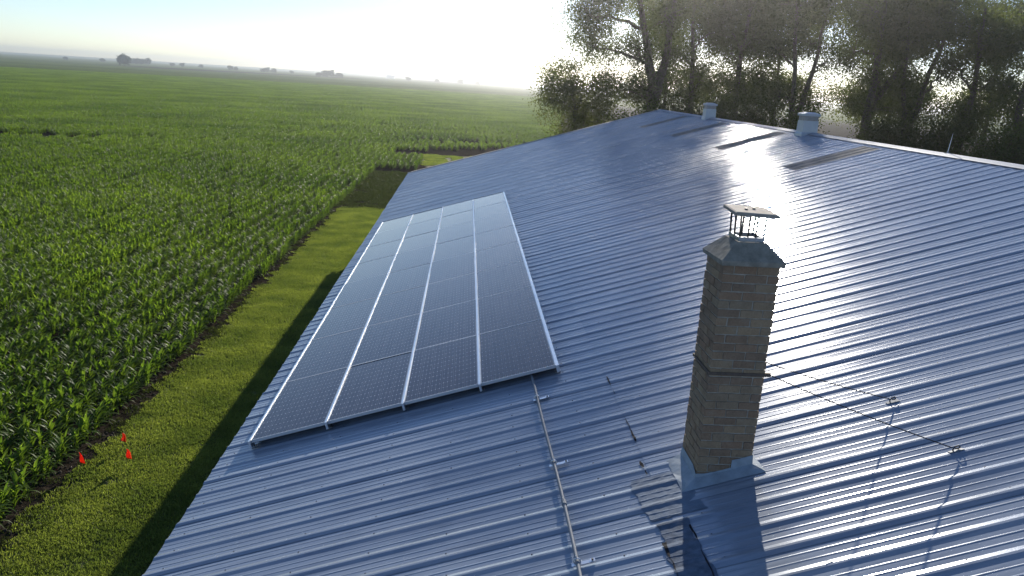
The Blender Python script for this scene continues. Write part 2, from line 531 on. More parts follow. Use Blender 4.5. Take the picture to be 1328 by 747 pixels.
# the nearest plants in view stand as things of their own
near_rows = {}
for k in range(7):
    xr = ROW0 - k*ROWD
    ys = -xr * 1.52 + .4 - .14*k
    near_rows[k] = (ys, ys + 5.4)
pm = []
for v in range(8):
    mb = MB(); corn_plant(mb, 0, 0, rnd, 1.0); pm.append(mb.mesh('corn_plant', M['corn'], True))
cnt = 0
for k, (ya, yb) in near_rows.items():
    y = ya
    while y < yb and cnt < 300:
        o = link('corn_plant', pm[cnt % 8], None, (ROW0 - k*ROWD + rnd.gauss(0, .025), y, 0))
        o.rotation_euler = (0, 0, rnd.uniform(0, 6.28)); sc = rnd.uniform(.9, 1.12); o.scale = (sc, sc, sc)
        tag(o, 'young leafy green corn plant in the nearest rows at lower left edge of field', 'corn plant', 'corn plants nearest the lawn corner')
        y += rnd.uniform(.10, .15); cnt += 1
def gap(x, y):
    """chance that nothing grows here (drowned and thin spots)"""
    q = 0.
    for cx, cy, rx, ry, pr in ((-44, 80.5, 9, 3.2, .85), (-31, 84, 9, 2.8, .5), (-2, 101.5, 5, 1.2, .7), (5, 104, 6, 2.2, .8), (-60, 70, 5, 1, .4),
                               (-90, 172, 30, 2.2, .5), (-38, 178, 26, 2.5, .5), (-20, 128, 9, 1.2, .4), (-120, 230, 50, 3, .4), (-30, 235, 30, 4, .4)):
        t = ((x-cx)/rx)**2 + ((y-cy)/ry)**2
        if t < 1: q = max(q, pr * min(1, (1 - t)*3))
    return q
pts, rots, scs = [], [], []
FAR = 470.
nrow = 0
k = -85
while True:
    xr = ROW0 - k*ROWD
    if xr < -.64*FAR - 12: break
    # start and end of this row
    y = (-xr*1.25 - 12) if k >= 0 else 60
    y = max(y, -4)
    if k in near_rows: y = near_rows[k][0] - CH*3
    ymax = math.sqrt(max(0, FAR*FAR - xr*xr))
    while y < ymax:
        yc = y + CH/2
        ok = True
        if k in near_rows and y < near_rows[k][1] - .05:
            if y + CH > near_rows[k][0] + .05:
                y = near_rows[k][1]; continue
        if xr > -7.8:
            blk = (-7.8 < xr < -4.3 and 68.2 < yc < 80)
            back = yc > 88.0 + max(0, xr + 5)*.95 and xr < .125*yc - 1.5
            ok = blk or back
        if ok and rng.random() > gap(xr, yc):
            far = math.hypot(xr, yc)
            pts.append((xr + rng.normal(0, .02 + min(.10, far*.0008)), yc, 0)); rots.append(math.pi*(rng.random() < .5) + rng.normal(0, .008 + min(.10, far*.0008)))
            scs.append(rng.uniform(.9, 1.1) * (1. if far < 120 else 1.15))
        y += CH
    k += 1
scatter('corn_crop', pts, rots, scs, chunk_meshes, 'broad green field of young corn in long rows')

# ------------------------------------------------------------------ lawn grass, weeds, clods
def grass_patch(size, n, hmin, hmax, mat, name):
    v = []
    a = rng.uniform(0, 2*np.pi, n); x = rng.uniform(-size/2, size/2, n); y = rng.uniform(-size/2, size/2, n)
    h = rng.uniform(hmin, hmax, n); w = rng.uniform(.005, .011, n); ln = rng.uniform(.1, .9, n)*h; b = rng.uniform(0, 2*np.pi, n)
    V = np.zeros((n, 4, 3))
    dx, dy = np.cos(a)*w, np.sin(a)*w
    lx, ly = np.cos(b)*ln, np.sin(b)*ln
    V[:,0] = np.stack([x-dx, y-dy, 0*x], 1); V[:,1] = np.stack([x+dx, y+dy, 0*x], 1)
    V[:,2] = np.stack([x+dx*.6+lx*.5, y+dy*.6+ly*.5, h*.65], 1); V[:,3] = np.stack([x+lx, y+ly, h], 1)
    return quads_mesh(name, V, mat)
gm = [grass_patch(.6, 700, .02, .065, M['grass'], 'grass_tuft') for _ in range(4)]
pts, rots, scs = [], [], []
for x in np.arange(-7.5, -2.4, .33):
    for y in np.arange(5, 48, .33):
        jx, jy = x + rng.uniform(-.15, .15), y + rng.uniform(-.15, .15)
        if jx < -7.30 + .04*math.sin(jy*.9) + .03*math.sin(jy*2.3+1) + rng.uniform(-.08, .05): continue
        pts.append((jx, jy, .004)); rots.append(rng.uniform(0, 6.28)); scs.append(rng.uniform(.75, 1.25))
for _ in range(900):
    x, y = rng.uniform(-4.4, 12), rng.uniform(74.5, 100)
    if y < 84.5 + max(0, x)*.9: pts.append((x, y, .004)); rots.append(rng.uniform(0, 6.28)); scs.append(rng.uniform(1.2, 2.2))
scatter('lawn_grass', pts, rots, scs, gm, 'mown yellow green lawn grass')
wm = [grass_patch(.5, 120, .04, .12, M['weeds'], 'weed_tuft') for _ in range(3)]
pts, rots, scs = [], [], []
for _ in range(900):
    x, y = rng.uniform(-8.2, -2.5), rng.uniform(47.8, 67.5)
    pts.append((x, y, 0)); rots.append(rng.uniform(0, 6.28)); scs.append(rng.uniform(.6, 1.6))
for _ in range(160):
    y = rng.uniform(8, 47)
    pts.append((rng.uniform(-7.8, -7.2), y, 0)); rots.append(rng.uniform(0, 6.28)); scs.append(rng.uniform(.3, .8))
scatter('weed_growth', pts, rots, scs, wm, 'dark low weeds on bare soil')
def clod():
    mb = MB(); r = .035
    vs = []
    for z, rr in ((-.4, .8), (.3, .9), (.8, .4)):
        for k in range(5):
            t = k*1.2566 + z; q = rr*random.uniform(.7, 1.2)
            vs.append((r*q*math.cos(t), r*q*math.sin(t), r*z*random.uniform(.7, 1.1)))
    fs = [(i*5+k, i*5+(k+1) % 5, (i+1)*5+(k+1) % 5, (i+1)*5+k) for i in range(2) for k in range(5)] + [(10,11,12,13,14)]
    mb.add(vs, fs)
    return mb.mesh('soil_clod', M['clod'])
M['clod'] = simple('soil_clod', (.055, .045, .035), .95, 0, .35, 30, .5)
pts, rots, scs = [], [], []
for _ in range(5200):
    y = 8 + 60*rng.random()**1.5
    x = rng.uniform(-8.4, -7.15) if y < 48 else rng.uniform(-8.4, -2.5)
    pts.append((x, y, 0)); rots.append(rng.uniform(0, 6.28)); scs.append(.35 + 1.1*rng.random()**3)
scatter('soil_clods', pts, rots, scs, [clod() for _ in range(4)], 'crumbly dark soil clods along the field edge')

# ------------------------------------------------------------------ the building
bld = thing('farm_building', 'long low farm building under a ribbed blue grey metal roof', 'building', (0, 0, 0))
xe = RP(S_EAVE, 0).x + .35; xr_ = RP(S_RIDGE, 0).x; xw = 2*xr_ - xe
ze, zr = RP(S_EAVE, 0).z, RP(S_RIDGE, 0).z
ya, yb = Y0 + .25, Y1 - .3
def ribbed_wall(p0, p1, h0, name):
    mb = MB(); p0 = Vector(p0); p1 = Vector(p1); d = p1 - p0; n = int(d.length / .3)
    nr = Vector((d.y, -d.x, 0)).normalized()
    vs = []; fs = []
    i = 0
    for k in range(n + 1):
        for q, o in ((0, 0), (.42, 0), (.5, .02), (.58, 0)):
            if k == n and q > 0: continue
            p = p0 + d*((k+q)/n) + nr*o
            vs += [p, p + Vector((0, 0, h0(p)))]
    for j in range(len(vs)//2 - 1): fs.append((2*j, 2*j+2, 2*j+3, 2*j+1))
    mb.add(vs, fs)
    return mb.obj(name, M['wall'], bld)
roof_under = lambda p: zr - .05 - abs(p.x - xr_)*SP/CP
ribbed_wall((xe, yb, 0), (xe, ya, 0), lambda p: roof_under(p), 'wall')
ribbed_wall((xw, ya, 0), (xw, yb, 0), lambda p: roof_under(p), 'wall')
ribbed_wall((xe, ya, 0), (xw, ya, 0), roof_under, 'wall')
ribbed_wall((xw, yb, 0), (xe, yb, 0), roof_under, 'wall')
dk = MB()
for sgn in (1, -1):
    a, b = RP(S_EAVE+.1, 0, -.02), RP(S_RIDGE, 0, -.02)
    if sgn < 0: a, b = Vector((2*xr_-a.x, 0, a.z)), Vector((2*xr_-b.x, 0, b.z))
    vs = []
    for dz in (0, -.05):
        vs += [(a.x, ya-.1, a.z+dz), (b.x, ya-.1, b.z+dz), (b.x, yb+.1, b.z+dz), (a.x, yb+.1, a.z+dz)]
    dk.add(vs, [(0,1,2,3),(7,6,5,4),(0,4,5,1),(1,5,6,2),(2,6,7,3),(3,7,4,0)])
roof = dk.obj('roof', M['deck'], bld)

def sheet_mesh(sa, sb, lift, nseg, name, seed):
    rr = random.Random(seed)
    prof = []
    for k in range(3):
        c = k*RIB
        e = .003 if k == 0 else 0.
        prof += [(c-.058, 0.0012+e), (c-.0115, .0115+e), (c+.0115, .0115+e), (c+.056, e*.5)]
        for q in (.112, .193): prof += [(c+q-.012, 0), (c+q-.003, .0025), (c+q+.003, .0025), (c+q+.012, 0)]
    c = 3*RIB
    prof += [(c-.056, 0), (c-.0115, .0110), (c-.002, .0110)]
    n = len(prof); vs = []; fs = []
    for j in range(nseg + 1):
        s = sa + (sb - sa)*j/nseg
        for i, (y, h) in enumerate(prof):
            w = rr.uniform(-.0006, .0006) if (h < .01 and 0 < i < n-1) else rr.uniform(-.0003, .0003)
            vs.append(RP(s, y, h + lift + w))
    for j in range(nseg):
        for i in range(n-1):
            fs.append((j*n+i, (j+1)*n+i, (j+1)*n+i+1, j*n+i+1))
    return MB().add(vs, fs).mesh(name, M['roof'])
low = [sheet_mesh(S_EAVE, S_LAP+.04, 0, 8, 'roof_sheet', i) for i in range(4)]
upp = [sheet_mesh(S_LAP-.02, S_RIDGE-.03, .0035, 12, 'roof_sheet', 10+i) for i in range(4)]
i0 = math.floor((Y0 - SEAM0)/(3*RIB)); SW = 3*RIB
nsh = int((Y1 - (SEAM0 + i0*SW)) / SW)
mir = Matrix.Translation((2*xr_, 0, 0)) @ Matrix.Diagonal((-1, 1, 1, 1))
bmesh_back = sheet_mesh(S_EAVE, S_RIDGE-.03, 0, 10, 'roof_sheet', 77)
for i in range(nsh):
    y = SEAM0 + (i0+i)*SW
    j = random.uniform(-.012, .012)
    link('roof_sheet', low[i % 4], roof, mat=Matrix.Translation((j*CP, y, j*SP)))
    j = random.uniform(-.008, .008)
    link('roof_sheet', upp[(i*3+1) % 4], roof, mat=Matrix.Translation((j*CP, y, j*SP)))
    link('roof_sheet', bmesh_back, roof, mat=Matrix.Translation((0, y, 0)) @ mir)
YEND = SEAM0 + (i0+nsh)*SW
# translucent panels let into the upper sheets
for q in (18.42, 23.88, 29.25, 34.6):
    k = round((q - .45 - SEAM0)/SW)
    y = SEAM0 + k*SW
    ribbed_patch(6.85, 8.87, y+.04, y+SW-.04, .011, 6).obj('skylight_sheet', M['skylight'], roof)
# ridge cap in lengths
y = SEAM0 + i0*SW
while y < YEND - .1:
    e = min(y + 3.05, YEND)
    mb = MB()
    for sg in (1, -1):
        a, b, c = RP(S_RIDGE-.16, 0, .024), RP(S_RIDGE-.13, 0, .030), RP(S_RIDGE, 0, .034)
        P = [a, b, c]
        if sg < 0: P = [Vector((2*xr_-p.x, 0, p.z)) for p in P]
        vs = []
        for p in P: vs += [(p.x, y+.005, p.z), (p.x, e+.02, p.z + .002)]
        mb.add(vs, [(0,2,3,1),(2,4,5,3)] if sg > 0 else [(1,3,2,0),(3,5,4,2)])
    mb.obj('ridge_cap', M['roof_trim'], roof)
    y = e
# gable trim at the far end
for sg in (1, -1):
    mb = MB(); vs = []
    for s in (S_EAVE-.02, S_RIDGE+.01):
        for dy, h in ((-.09, .026), (.02, .030), (.025, -.12)):
            p = RP(s, YEND+dy, h)
            vs.append((p.x if sg > 0 else 2*xr_-p.x, p.y, p.z))
    mb.add(vs, [(0,1,4,3),(1,2,5,4)])
    mb.obj('gable_trim', M['roof_trim'], roof)
# screws along the purlin lines
mb = MB()
def screw(s, y):
    c = RP(s, y, rib_h(y) + .004); u = Vector((CP, 0, SP)); w = Vector((0, 1, 0)); n_ = Vector((-SP, 0, CP))
    vs = [c + (u*math.cos(t) + w*math.sin(t))*.007 - n_*.004 for t in (0, 1.57, 3.14, 4.71)] + [c + (u*math.cos(t) + w*math.sin(t))*.006 + n_*.004 for t in (0, 1.57, 3.14, 4.71)]
    mb.add(vs, [(4,5,6,7),(0,1,5,4),(1,2,6,5),(2,3,7,6),(3,0,4,7)])
for s in np.arange(-4.05, 9.1, .72):
    k = 0
    y = SEAM0 + i0*SW
    while y < 30:
        if random.random() < .93: screw(s + random.uniform(-.012, .012), y + .05 + random.uniform(-.006, .006))
        y += RIB
tag(mb.obj('roof_screws', M['screw'], roof), None, None, None, 'stuff')
# patched end lap, sealant and torn strip below the chimney
def ragged(amp, seed):
    rr = random.Random(seed); ph = [rr.uniform(0, 6.28) for _ in range(6)]
    return lambda y, k: amp*(math.sin(y*7+ph[k]) + .7*math.sin(y*17+ph[k+2]) + .5*math.sin(y*41+ph[k+4]))
ribbed_patch(.60, .86, 4.0, 5.55, .009, 5, .0015, ragged(.014, 1)).obj('sealant_strip', M['sealant'], roof)
ribbed_patch(.55, 1.02, 5.62, 6.30, .008, 10, .0018, ragged(.02, 2)).obj('sealant_patch', M['flashing'], roof)
for (sa, sb, y1, y2, am) in ((.735, .745, 7.0, 7.6, .004), (.745, .752, 8.2, 8.75, .004), (.70, .708, 6.35, 6.6, .01), (.845, .856, 4.1, 5.45, .006), (.60, .61, 4.6, 5.3, .008)):
    ribbed_patch(sa, sb, y1, y2, .0125, 1, 0, ragged(am, int(y1*10))).obj('tar_line', M['tar'], roof)

# ------------------------------------------------------------------ chimney
chim = thing('brick_chimney', 'square weathered brick chimney with concrete crown rising from the metal roof', 'chimney', (2.36, 6.275, 4.8))
CO = Vector(chim.location)
def local(mb):
    mb.v = [tuple(Vector(p) - CO) for p in mb.v]; return mb
X0, X1, YF, YK = 2.125, 2.598, 6.05, 6.505
zb, zt = 4.60, 6.675
core = MB().box((X0+.008, YF+.008, zb-.2), (X1-.008, YK-.008, zt))
local(core).obj('mortar_core', M['mortar'], chim)
NC = 28; ch = (zt - zb)/NC
def brick_mesh(l, w, h, mat):
    mb = MB(); b = .004
    jit = lambda: random.uniform(-.0022, .0022)
    x, y, z = l/2, w/2, h/2
    vs = []
    for sx, sy, sz in ((-1,-1,-1),(1,-1,-1),(1,1,-1),(-1,1,-1),(-1,-1,1),(1,-1,1),(1,1,1),(-1,1,1)):
        vs.append((sx*(x+jit()), sy*(y+jit()), sz*(z+jit())))
    mb.add(vs, [(0,3,2,1),(4,5,6,7),(0,1,5,4),(1,2,6,5),(2,3,7,6),(3,0,4,7)])
    me = mb.mesh('brick', mat)
    return me
J = .010; BW = .088
lx = (X1 - X0 - BW - 2*J)/2; ly = (YK - YF - BW - 2*J)/2
BM = [[brick_mesh(l, BW, ch - J, mt) for mt in M['bricks'] for _ in range(2)] for l in (lx, ly)]
for c in range(NC):
    z = zb + ch*(c + .5)
    flip = c % 2
    spots = []
    for k in range(2):
        o = (BW + J if flip else 0)
        spots.append((X0 + o + lx/2 + k*(lx+J), YF + BW/2, 0, 0))
        o2 = (0 if flip else BW + J)
        spots.append((X0 + o2 + lx/2 + k*(lx+J), YK - BW/2, 0, 0))
        o3 = (0 if flip else BW + J)
        spots.append((X0 + BW/2, YF + o3 + ly/2 + k*(ly+J), 90, 1))
        o4 = (BW + J if flip else 0)
        spots.append((X1 - BW/2, YF + o4 + ly/2 + k*(ly+J), 90, 1))
    for x, y, a, li in spots:
        o = link('brick', random.choice(BM[li]), chim, (x - CO.x + random.uniform(-.0025, .0025), y - CO.y + random.uniform(-.003, .003), z - CO.z))
        o.rotation_euler = (random.uniform(-.008, .008), random.uniform(-.008, .008), R(a + (180 if random.random() < .5 else 0)) + random.uniform(-.01, .01))
# crown: sloped concrete wash
mb = MB()
def ring(x0, x1, y0, y1, z): return [(x0,y0,z),(x1,y0,z),(x1,y1,z),(x0,y1,z)]
rings = [ring(2.097,2.625,6.02,6.535,6.672), ring(2.092,2.630,6.015,6.54,6.715), ring(2.11,2.61,6.035,6.52,6.735), ring(2.235,2.49,6.13,6.425,6.848), ring(2.285,2.44,6.18,6.375,6.85), ring(2.285,2.44,6.18,6.375,6.5)]
vs = [Vector(p) + Vector((random.uniform(-.006,.006), random.uniform(-.006,.006), random.uniform(-.006,.006))) for r_ in rings for p in r_]
fs = [(i*4+k, i*4+(k+1) % 4, (i+1)*4+(k+1) % 4, (i+1)*4+k) for i in range(5) for k in range(4)] + [(3,2,1,0)]
mb.add(vs, fs); local(mb).obj('crown', M['crown'], chim)
# flue collar and cap plate on posts
mb = MB()
rg = [ring(2.258,2.468,6.150,6.405,6.855), ring(2.255,2.471,6.147,6.408,6.892), ring(2.268,2.458,6.16,6.395,6.892), ring(2.268,2.458,6.16,6.395,6.86)]
mb.add([p for r_ in rg for p in r_], [(i*4+k, i*4+(k+1) % 4, (i+1)*4+(k+1) % 4, (i+1)*4+k) for i in range(3) for k in range(4)])
local(mb).obj('flue_collar', M['galv'], chim)
cap = MB()
rg = [ring(2.190,2.548,6.105,6.425,7.075), ring(2.186,2.552,6.10,6.43,7.082), ring(2.188,2.550,6.102,6.428,7.100), ring(2.2,2.538,6.115,6.415,7.106)]
vs = [Vector((p[0], p[1], p[2] + (p[1]-6.26)*.05 - (p[0]-2.37)*.03)) for r_ in rg for p in r_]
cap.add(vs, [(i*4+k, i*4+(k+1) % 4, (i+1)*4+(k+1) % 4, (i+1)*4+k) for i in range(3) for k in range(4)] + [(3,2,1,0), (12,13,14,15)])
cap_o = local(cap).obj('cap_plate', M['plate'], chim)
for x, y in ((2.32, 6.25), (2.40, 6.29)):
    mb = MB(); mb.tube([(x, y, 7.09), (x, y, 7.118)], .013, 8)
    local(mb).obj('bolt', M['dark_steel'], cap_o)
for x, y in ((2.265,6.157),(2.333,6.157),(2.395,6.157),(2.461,6.157),(2.265,6.398),(2.365,6.398),(2.461,6.398),(2.263,6.28)):
    mb = MB(); mb.tube([(x, y, 6.87), (x + (x-2.363)*.10, y, 7.085)], .008, 6)
    local(mb).obj('cap_post', M['dark_steel'], chim)
# steel band with the guy tabs
mb = MB(); o = .012
za, zc = 5.727, 5.753
rg = [ring(X0-.004,X1+.004,YF-.004,YK+.004,za), ring(X0-o,X1+o,YF-o,YK+o,za), ring(X0-o,X1+o,YF-o,YK+o,zc), ring(X0-.004,X1+.004,YF-.004,YK+.004,zc)]
mb.add([p for r_ in rg for p in r_], [(i*4+k, i*4+(k+1) % 4, (i+1)*4+(k+1) % 4, (i+1)*4+k) for i in range(3) for k in range(4)])
mb.box((X1+.005, YF-.006, za-.002), (X1+.055, YF+.02, zc+.002)); mb.box((X1+.005, YK-.03, za-.002), (X1+.055, YK-.004, zc+.002))
local(mb).obj('steel_band', M['band'], chim)
# flashing skirts
def roofz(x, y): return CAMZ + (x*SP - DR)/CP
mb = MB()
def wob(p, a=.004): return (p[0]+random.uniform(-a,a), p[1]+random.uniform(-a,a), p[2]+random.uniform(-a,a))
loop = []          # x, y, outward x, outward y, height of the top edge over the roof
for y in (6.50, 6.38, 6.26, 6.14): loop.append((X0, y, -1, 0, .125))
loop.append((X0, YF, -1, -1, .085))
for x, t in ((2.20, .065), (2.29, .06), (2.38, .06), (2.421, .06), (2.4225, .132), (2.50, .128)): loop.append((x, YF, 0, -1, t))
loop.append((X1, YF, 1, -1, .13))
for y in (6.2, 6.35, 6.50): loop.append((X1, y, 1, 0, .12))
rows = [[], [], [], []]
for x, y, ox, oy, t in loop:
    for k, (d, h) in enumerate(((.007, t), (.012, .045), (.075, .026), (.125, .010))):
        dx, dy = ox*d*(1.15 if ox < 0 else .75), oy*d
        q = (x + dx, y + dy, roofz(x + dx, 0) + h + (rib_h(y + dy) if k == 3 else 0))
        rows[k].append(q if k == 0 else wob(q, .003))
vs = [p for r_ in rows for p in r_]; n = len(loop)
mb.add(vs, [(j*n+i+1, j*n+i, (j+1)*n+i, (j+1)*n+i+1) for j in range(3) for i in range(n-1)])
local(mb).obj('flashing', M['skirt'], chim)

# ------------------------------------------------------------------ guy wires
def guy(label, a, s, y):
    t = thing('guy_wire', label, 'wire', RP(s, y, 0), 'wires bracing the chimney')
    o = Vector(t.location)
    e = RP(s, y, .045)
    a = Vector(a)
    mb = MB(); pts = []
    for i in range(13):
        u = i/12; p = a.lerp(e, u); p.z -= .02*4*u*(1-u); pts.append(p - o)
    mb.tube(pts, .0052, 6); mb.obj('cable', M['cable'], t)
    mb = MB()
    pr = [(0, 0, 0), (0, 0, .03), (.02, 0, .05), (.05, .004, .05), (.065, .006, .035), (.05, .008, .022), (.025, .006, .03)]
    mb.tube([RP(s + q[0], y + q[1], q[2]) - o for q in pr], .006, 6)
    mb.obj('anchor_hook', M['dark_steel'], t)
    mb = MB()
    c = [RP(s + dx, y + dy, rib_h(y+dy) + .006) - o for dx, dy in ((-.035, -.02), (.085, -.02), (.085, .02), (-.035, .02))]
    mb.add(c + [p + Vector((-SP, 0, CP))*.006 for p in c], [(4,5,6,7),(0,1,5,4),(1,2,6,5),(2,3,7,6),(3,0,4,7)])
    mb.obj('anchor_plate', M['conduit'], t)
guy('thin dark cable from chimney band to the farther hook on the roof', (X1+.05, YK-.017, 5.74), 3.09, 6.56)
guy('thin dark cable from chimney band to the hook nearest the camera', (X1+.05, YF+.006, 5.74), 3.08, 5.56)

# ------------------------------------------------------------------ solar array
AY, AS, APY, APS = 9.215, -3.812, 1.970, 1.0036
arr = thing('solar_array', 'slanted array of dark solar panels in four columns on the roof', 'solar panels', RP(AS, AY, 0))
AO = Vector(arr.location)
def frame_mat(s, y, h):     # local axes: x up slope, y along, z off the roof
    mt = Matrix(((CP, 0, -SP), (0, 1, 0), (SP, 0, CP))).to_4x4()
    mt.translation = RP(s, y, h) - AO
    return mt
PW, PL, PT = .974, 1.963, .040
fb = MB(); lip = .011
def ringz(i, z): return [(i,i,z),(PW-i,i,z),(PW-i,PL-i,z),(i,PL-i,z)]
rg = [ringz(0, 0), ringz(0, PT), ringz(lip, PT), ringz(lip, PT-.004)]
fb.add([p for r_ in rg for p in r_], [(i*4+k, i*4+(k+1) % 4, (i+1)*4+(k+1) % 4, (i+1)*4+k) for i in range(3) for k in range(4)])
fb.add(ringz(.002, .004), [(3,2,1,0)])
fme = fb.mesh('solar_panel', M['frame'])
gl = MB(); gl.add(ringz(lip*.6, PT-.0022), [(0,1,2,3)])
gme = gl.mesh('glass', M['glass'])
for c in range(4):
    for r_ in range(8):
        o = link('solar_panel', fme, arr, mat=frame_mat(AS + .0148 + c*APS, AY + .007 + r_*APY, .088 + random.uniform(-.001, .001)))
        g = link('glass', gme, o)
        g.rotation_euler = (random.gauss(0, .0012), random.gauss(0, .0012), 0)
for c in range(5):
    mb = MB(); mb.box((-.0135, -.035, -.05), (.0135, 8*APY + .01, .0455))
    if c == 4: mb.box((.0136, -.03, -.045), (.028, 8*APY, .0440))
    link('rail', mb.mesh('rail', M['alu']), arr, mat=frame_mat(AS + c*APS, AY, .088))
    for y in np.arange(.02, 8*APY, 1.5):
        mb = MB(); mb.box((-.012, -.025, -.086), (.012, .025, -.051)); mb.box((-.04, -.03, -.087), (.04, .03, -.080))
        link('mounting_foot', mb.mesh('mounting_foot', M['galv']), arr, mat=frame_mat(AS + c*APS, AY + .05 + y, .088 + .012))

# ------------------------------------------------------------------ conduit
cs = -.115
con = thing('electrical_conduit', 'grey pipe conduit running from the solar panels down over the ribs', 'conduit', RP(cs, 9.3, 0))
O = Vector(con.location)
mb = MB()
pth = [(-.15, 9.62, .055), (cs-.03, 9.40, .05), (cs-.02, 9.2, .047)]
y = 8.8
while y > 1.0:
    pth.append((cs + .012*math.sin(y*1.3) + (8.5-y)*.006, y, .047)); y -= .4
mb.tube([RP(*q) - O for q in pth], .0150, 10); mb.obj('pipe', M['conduit'], con, True)
def cx(y): return cs + .012*math.sin(y*1.3) + (8.5-y)*.006
for y in (6.15, 3.1):
    mb = MB(); mb.tube([RP(cx(y), y-.035, .047) - O, RP(cx(y), y+.035, .047) - O], .023, 10); mb.obj('coupling', M['conduit'], con)
for y in (8.55, 6.91, 5.28, 3.65):
    mb = MB()
    pr = [RP(cx(y) + .027*math.cos(t), y, .047 + .027*math.sin(t)) - O for t in [2*math.pi*k/12 for k in range(13)]]
    mb.tube(pr, .007, 5); 
    mb.tube([RP(cx(y), y, .074) - O, RP(cx(y), y, .098) - O], .005, 6)
    cl = mb.obj('pipe_clamp', M['bright'], con)
    mb = MB()
    def bx(s0, s1, y0, y1, h0, h1):
        vs = [RP(a, b, h) - O for h in (h0, h1) for a, b in ((s0,y0),(s1,y0),(s1,y1),(s0,y1))]
        mb.add(vs, [(0,3,2,1),(4,5,6,7),(0,1,5,4),(1,2,6,5),(2,3,7,6),(3,0,4,7)])
    bx(cx(y)-.05, cx(y)+.14, y-.02, y+.02, .020, .024); bx(cx(y)+.10, cx(y)+.14, y-.021, y+.021, .0242, .030)
    mb.obj('bracket', M['bright'], con)
    mb = MB()
    vs = []
    for t in range(6):
        vs.append(RP(cx(y)+.12+.008*math.cos(t*1.047), y+.008*math.sin(t*1.047), .0305) - O)
    vs += [p + Vector((-SP, 0, CP))*.008 for p in vs]
    mb.add(vs, [tuple(range(6, 12))] + [(k, (k+1) % 6, 6+(k+1) % 6, 6+k) for k in range(6)])
    mb.obj('bolt', M['dark_steel'], cl)
# stray wire loop lying on the roof
lw = MB(); c0 = RP(1.92, 4.28, .02)
lw.tube([RP(1.62 + .03*math.cos(t), 4.62 + .022*math.sin(t), .012 + .004*t) - c0 for t in np.linspace(-2.2, 2.2, 10)], .0035, 5)
o = lw.obj('wire_scrap', M['dark_steel']); o.location = c0
tag(o, 'tiny bent scrap of dark wire lying on the roof below the chimney', 'wire')

# ------------------------------------------------------------------ ridge vents and rod
def vent(y, w, h, label):
    t = thing('roof_vent', label, 'vent', (xr_-.08, y, zr), 'vents on the ridge')
    b = w/2
    mb = MB()
    rg = []
    for z, q in ((-.16, 1.16), (-.02, 1.12), (.03, 1.0), (h*.62, .97)):
        rg.append(ring(-b*q, b*q, -b*q, b*q, z))
    mb.add([p for r_ in rg for p in r_], [(i*4+k, i*4+(k+1) % 4, (i+1)*4+(k+1) % 4, (i+1)*4+k) for i in range(3) for k in range(4)] + [(12,13,14,15)])
    mb.obj('vent_body', M['vent'], t)
    mb = MB()
    rg = [ring(-b*.9,b*.9,-b*.9,b*.9,h*.62+.002), ring(-b*.92,b*.92,-b*.92,b*.92,h*.90)]
    mb.add([p for r_ in rg for p in r_], [(k, (k+1) % 4, 4+(k+1) % 4, 4+k) for k in range(4)])
    mb.obj('vent_throat', M['vent_cap'], t)
    mb = MB()
    rg = [ring(-b*1.08,b*1.08,-b*1.08,b*1.08,h*.86), ring(-b*1.1,b*1.1,-b*1.1,b*1.1,h*.97), ring(-b*.5,b*.5,-b*.5,b*.5,h*1.05)]
    mb.add([p for r_ in rg for p in r_], [(i*4+k, i*4+(k+1) % 4, (i+1)*4+(k+1) % 4, (i+1)*4+k) for i in range(2) for k in range(4)] + [(8,9,10,11), (3,2,1,0)])
    mb.obj('vent_hood', M['vent'], t)
vent(31.9, .42, .56, 'small white square vent on the ridge near its far end')
vent(22.4, .44, .56, 'white square vent on the ridge nearer the camera')
rod = thing('lightning_rod', 'thin pale lightning rod standing on the ridge cap', 'rod', (xr_+.02, 15.7, zr+.03))
mb = MB(); mb.tube([(0,0,0), (.015,0,.18), (.035,0,.40)], [.008,.007,.003], 6); mb.obj('spike', M['bright'], rod)
mb = MB(); mb.box((-.05,-.03,-.01), (.05,.03,.006)); mb.tube([(0,0,0),(0,0,.04)], .016, 8); mb.obj('base', M['galv'], rod)

# ------------------------------------------------------------------ marker flags in the lawn
def flag(x, y, rz, label, lean):
    t = thing('marker_flag', label, 'flag', (x, y, .004), 'marker flags in the lawn')
    t.rotation_euler = (0, 0, rz); t.scale = (1.3, 1.3, 1.2)
    mb = MB(); mb.tube([(0,0,-.05), (lean*.15,0,.16), (lean*.3,0,.33)], .0022, 5); mb.obj('wire_staff', M['galv'], t)
    mb = MB(); vs = []; fs = []
    n = 6
    for i in range(n+1):                    # drooping cloth hung from the staff
        u = i/n
        for j in range(4):
            v = j/3
            w = .115*v*(.35 + .65*u)
            vs.append((lean*.3*(1-u*.3) + w*.75 + .01*math.sin(u*5), .018*math.sin(v*6+u*2)*(.4+u), .33 - .015*v - u*(.155 + .045*v)))
    for i in range(n):
        for j in range(3): fs.append((i*4+j, i*4+j+1, (i+1)*4+j+1, (i+1)*4+j))
    mb.add(vs, fs); f = mb.obj('flag_cloth', M['flag'], t, True)
    sm = f.modifiers.new('thickness', 'SOLIDIFY'); sm.thickness = .0015
flag(-6.60, 14.75, .3, 'orange red marker flag in the lawn closest to the building and camera', .05)
flag(-7.40, 14.55, -.2, 'orange red marker flag at the bare soil edge, left of the other two', -.03)
flag(-6.96, 15.45, .9, 'orange red marker flag in the lawn farthest from the camera', .02)

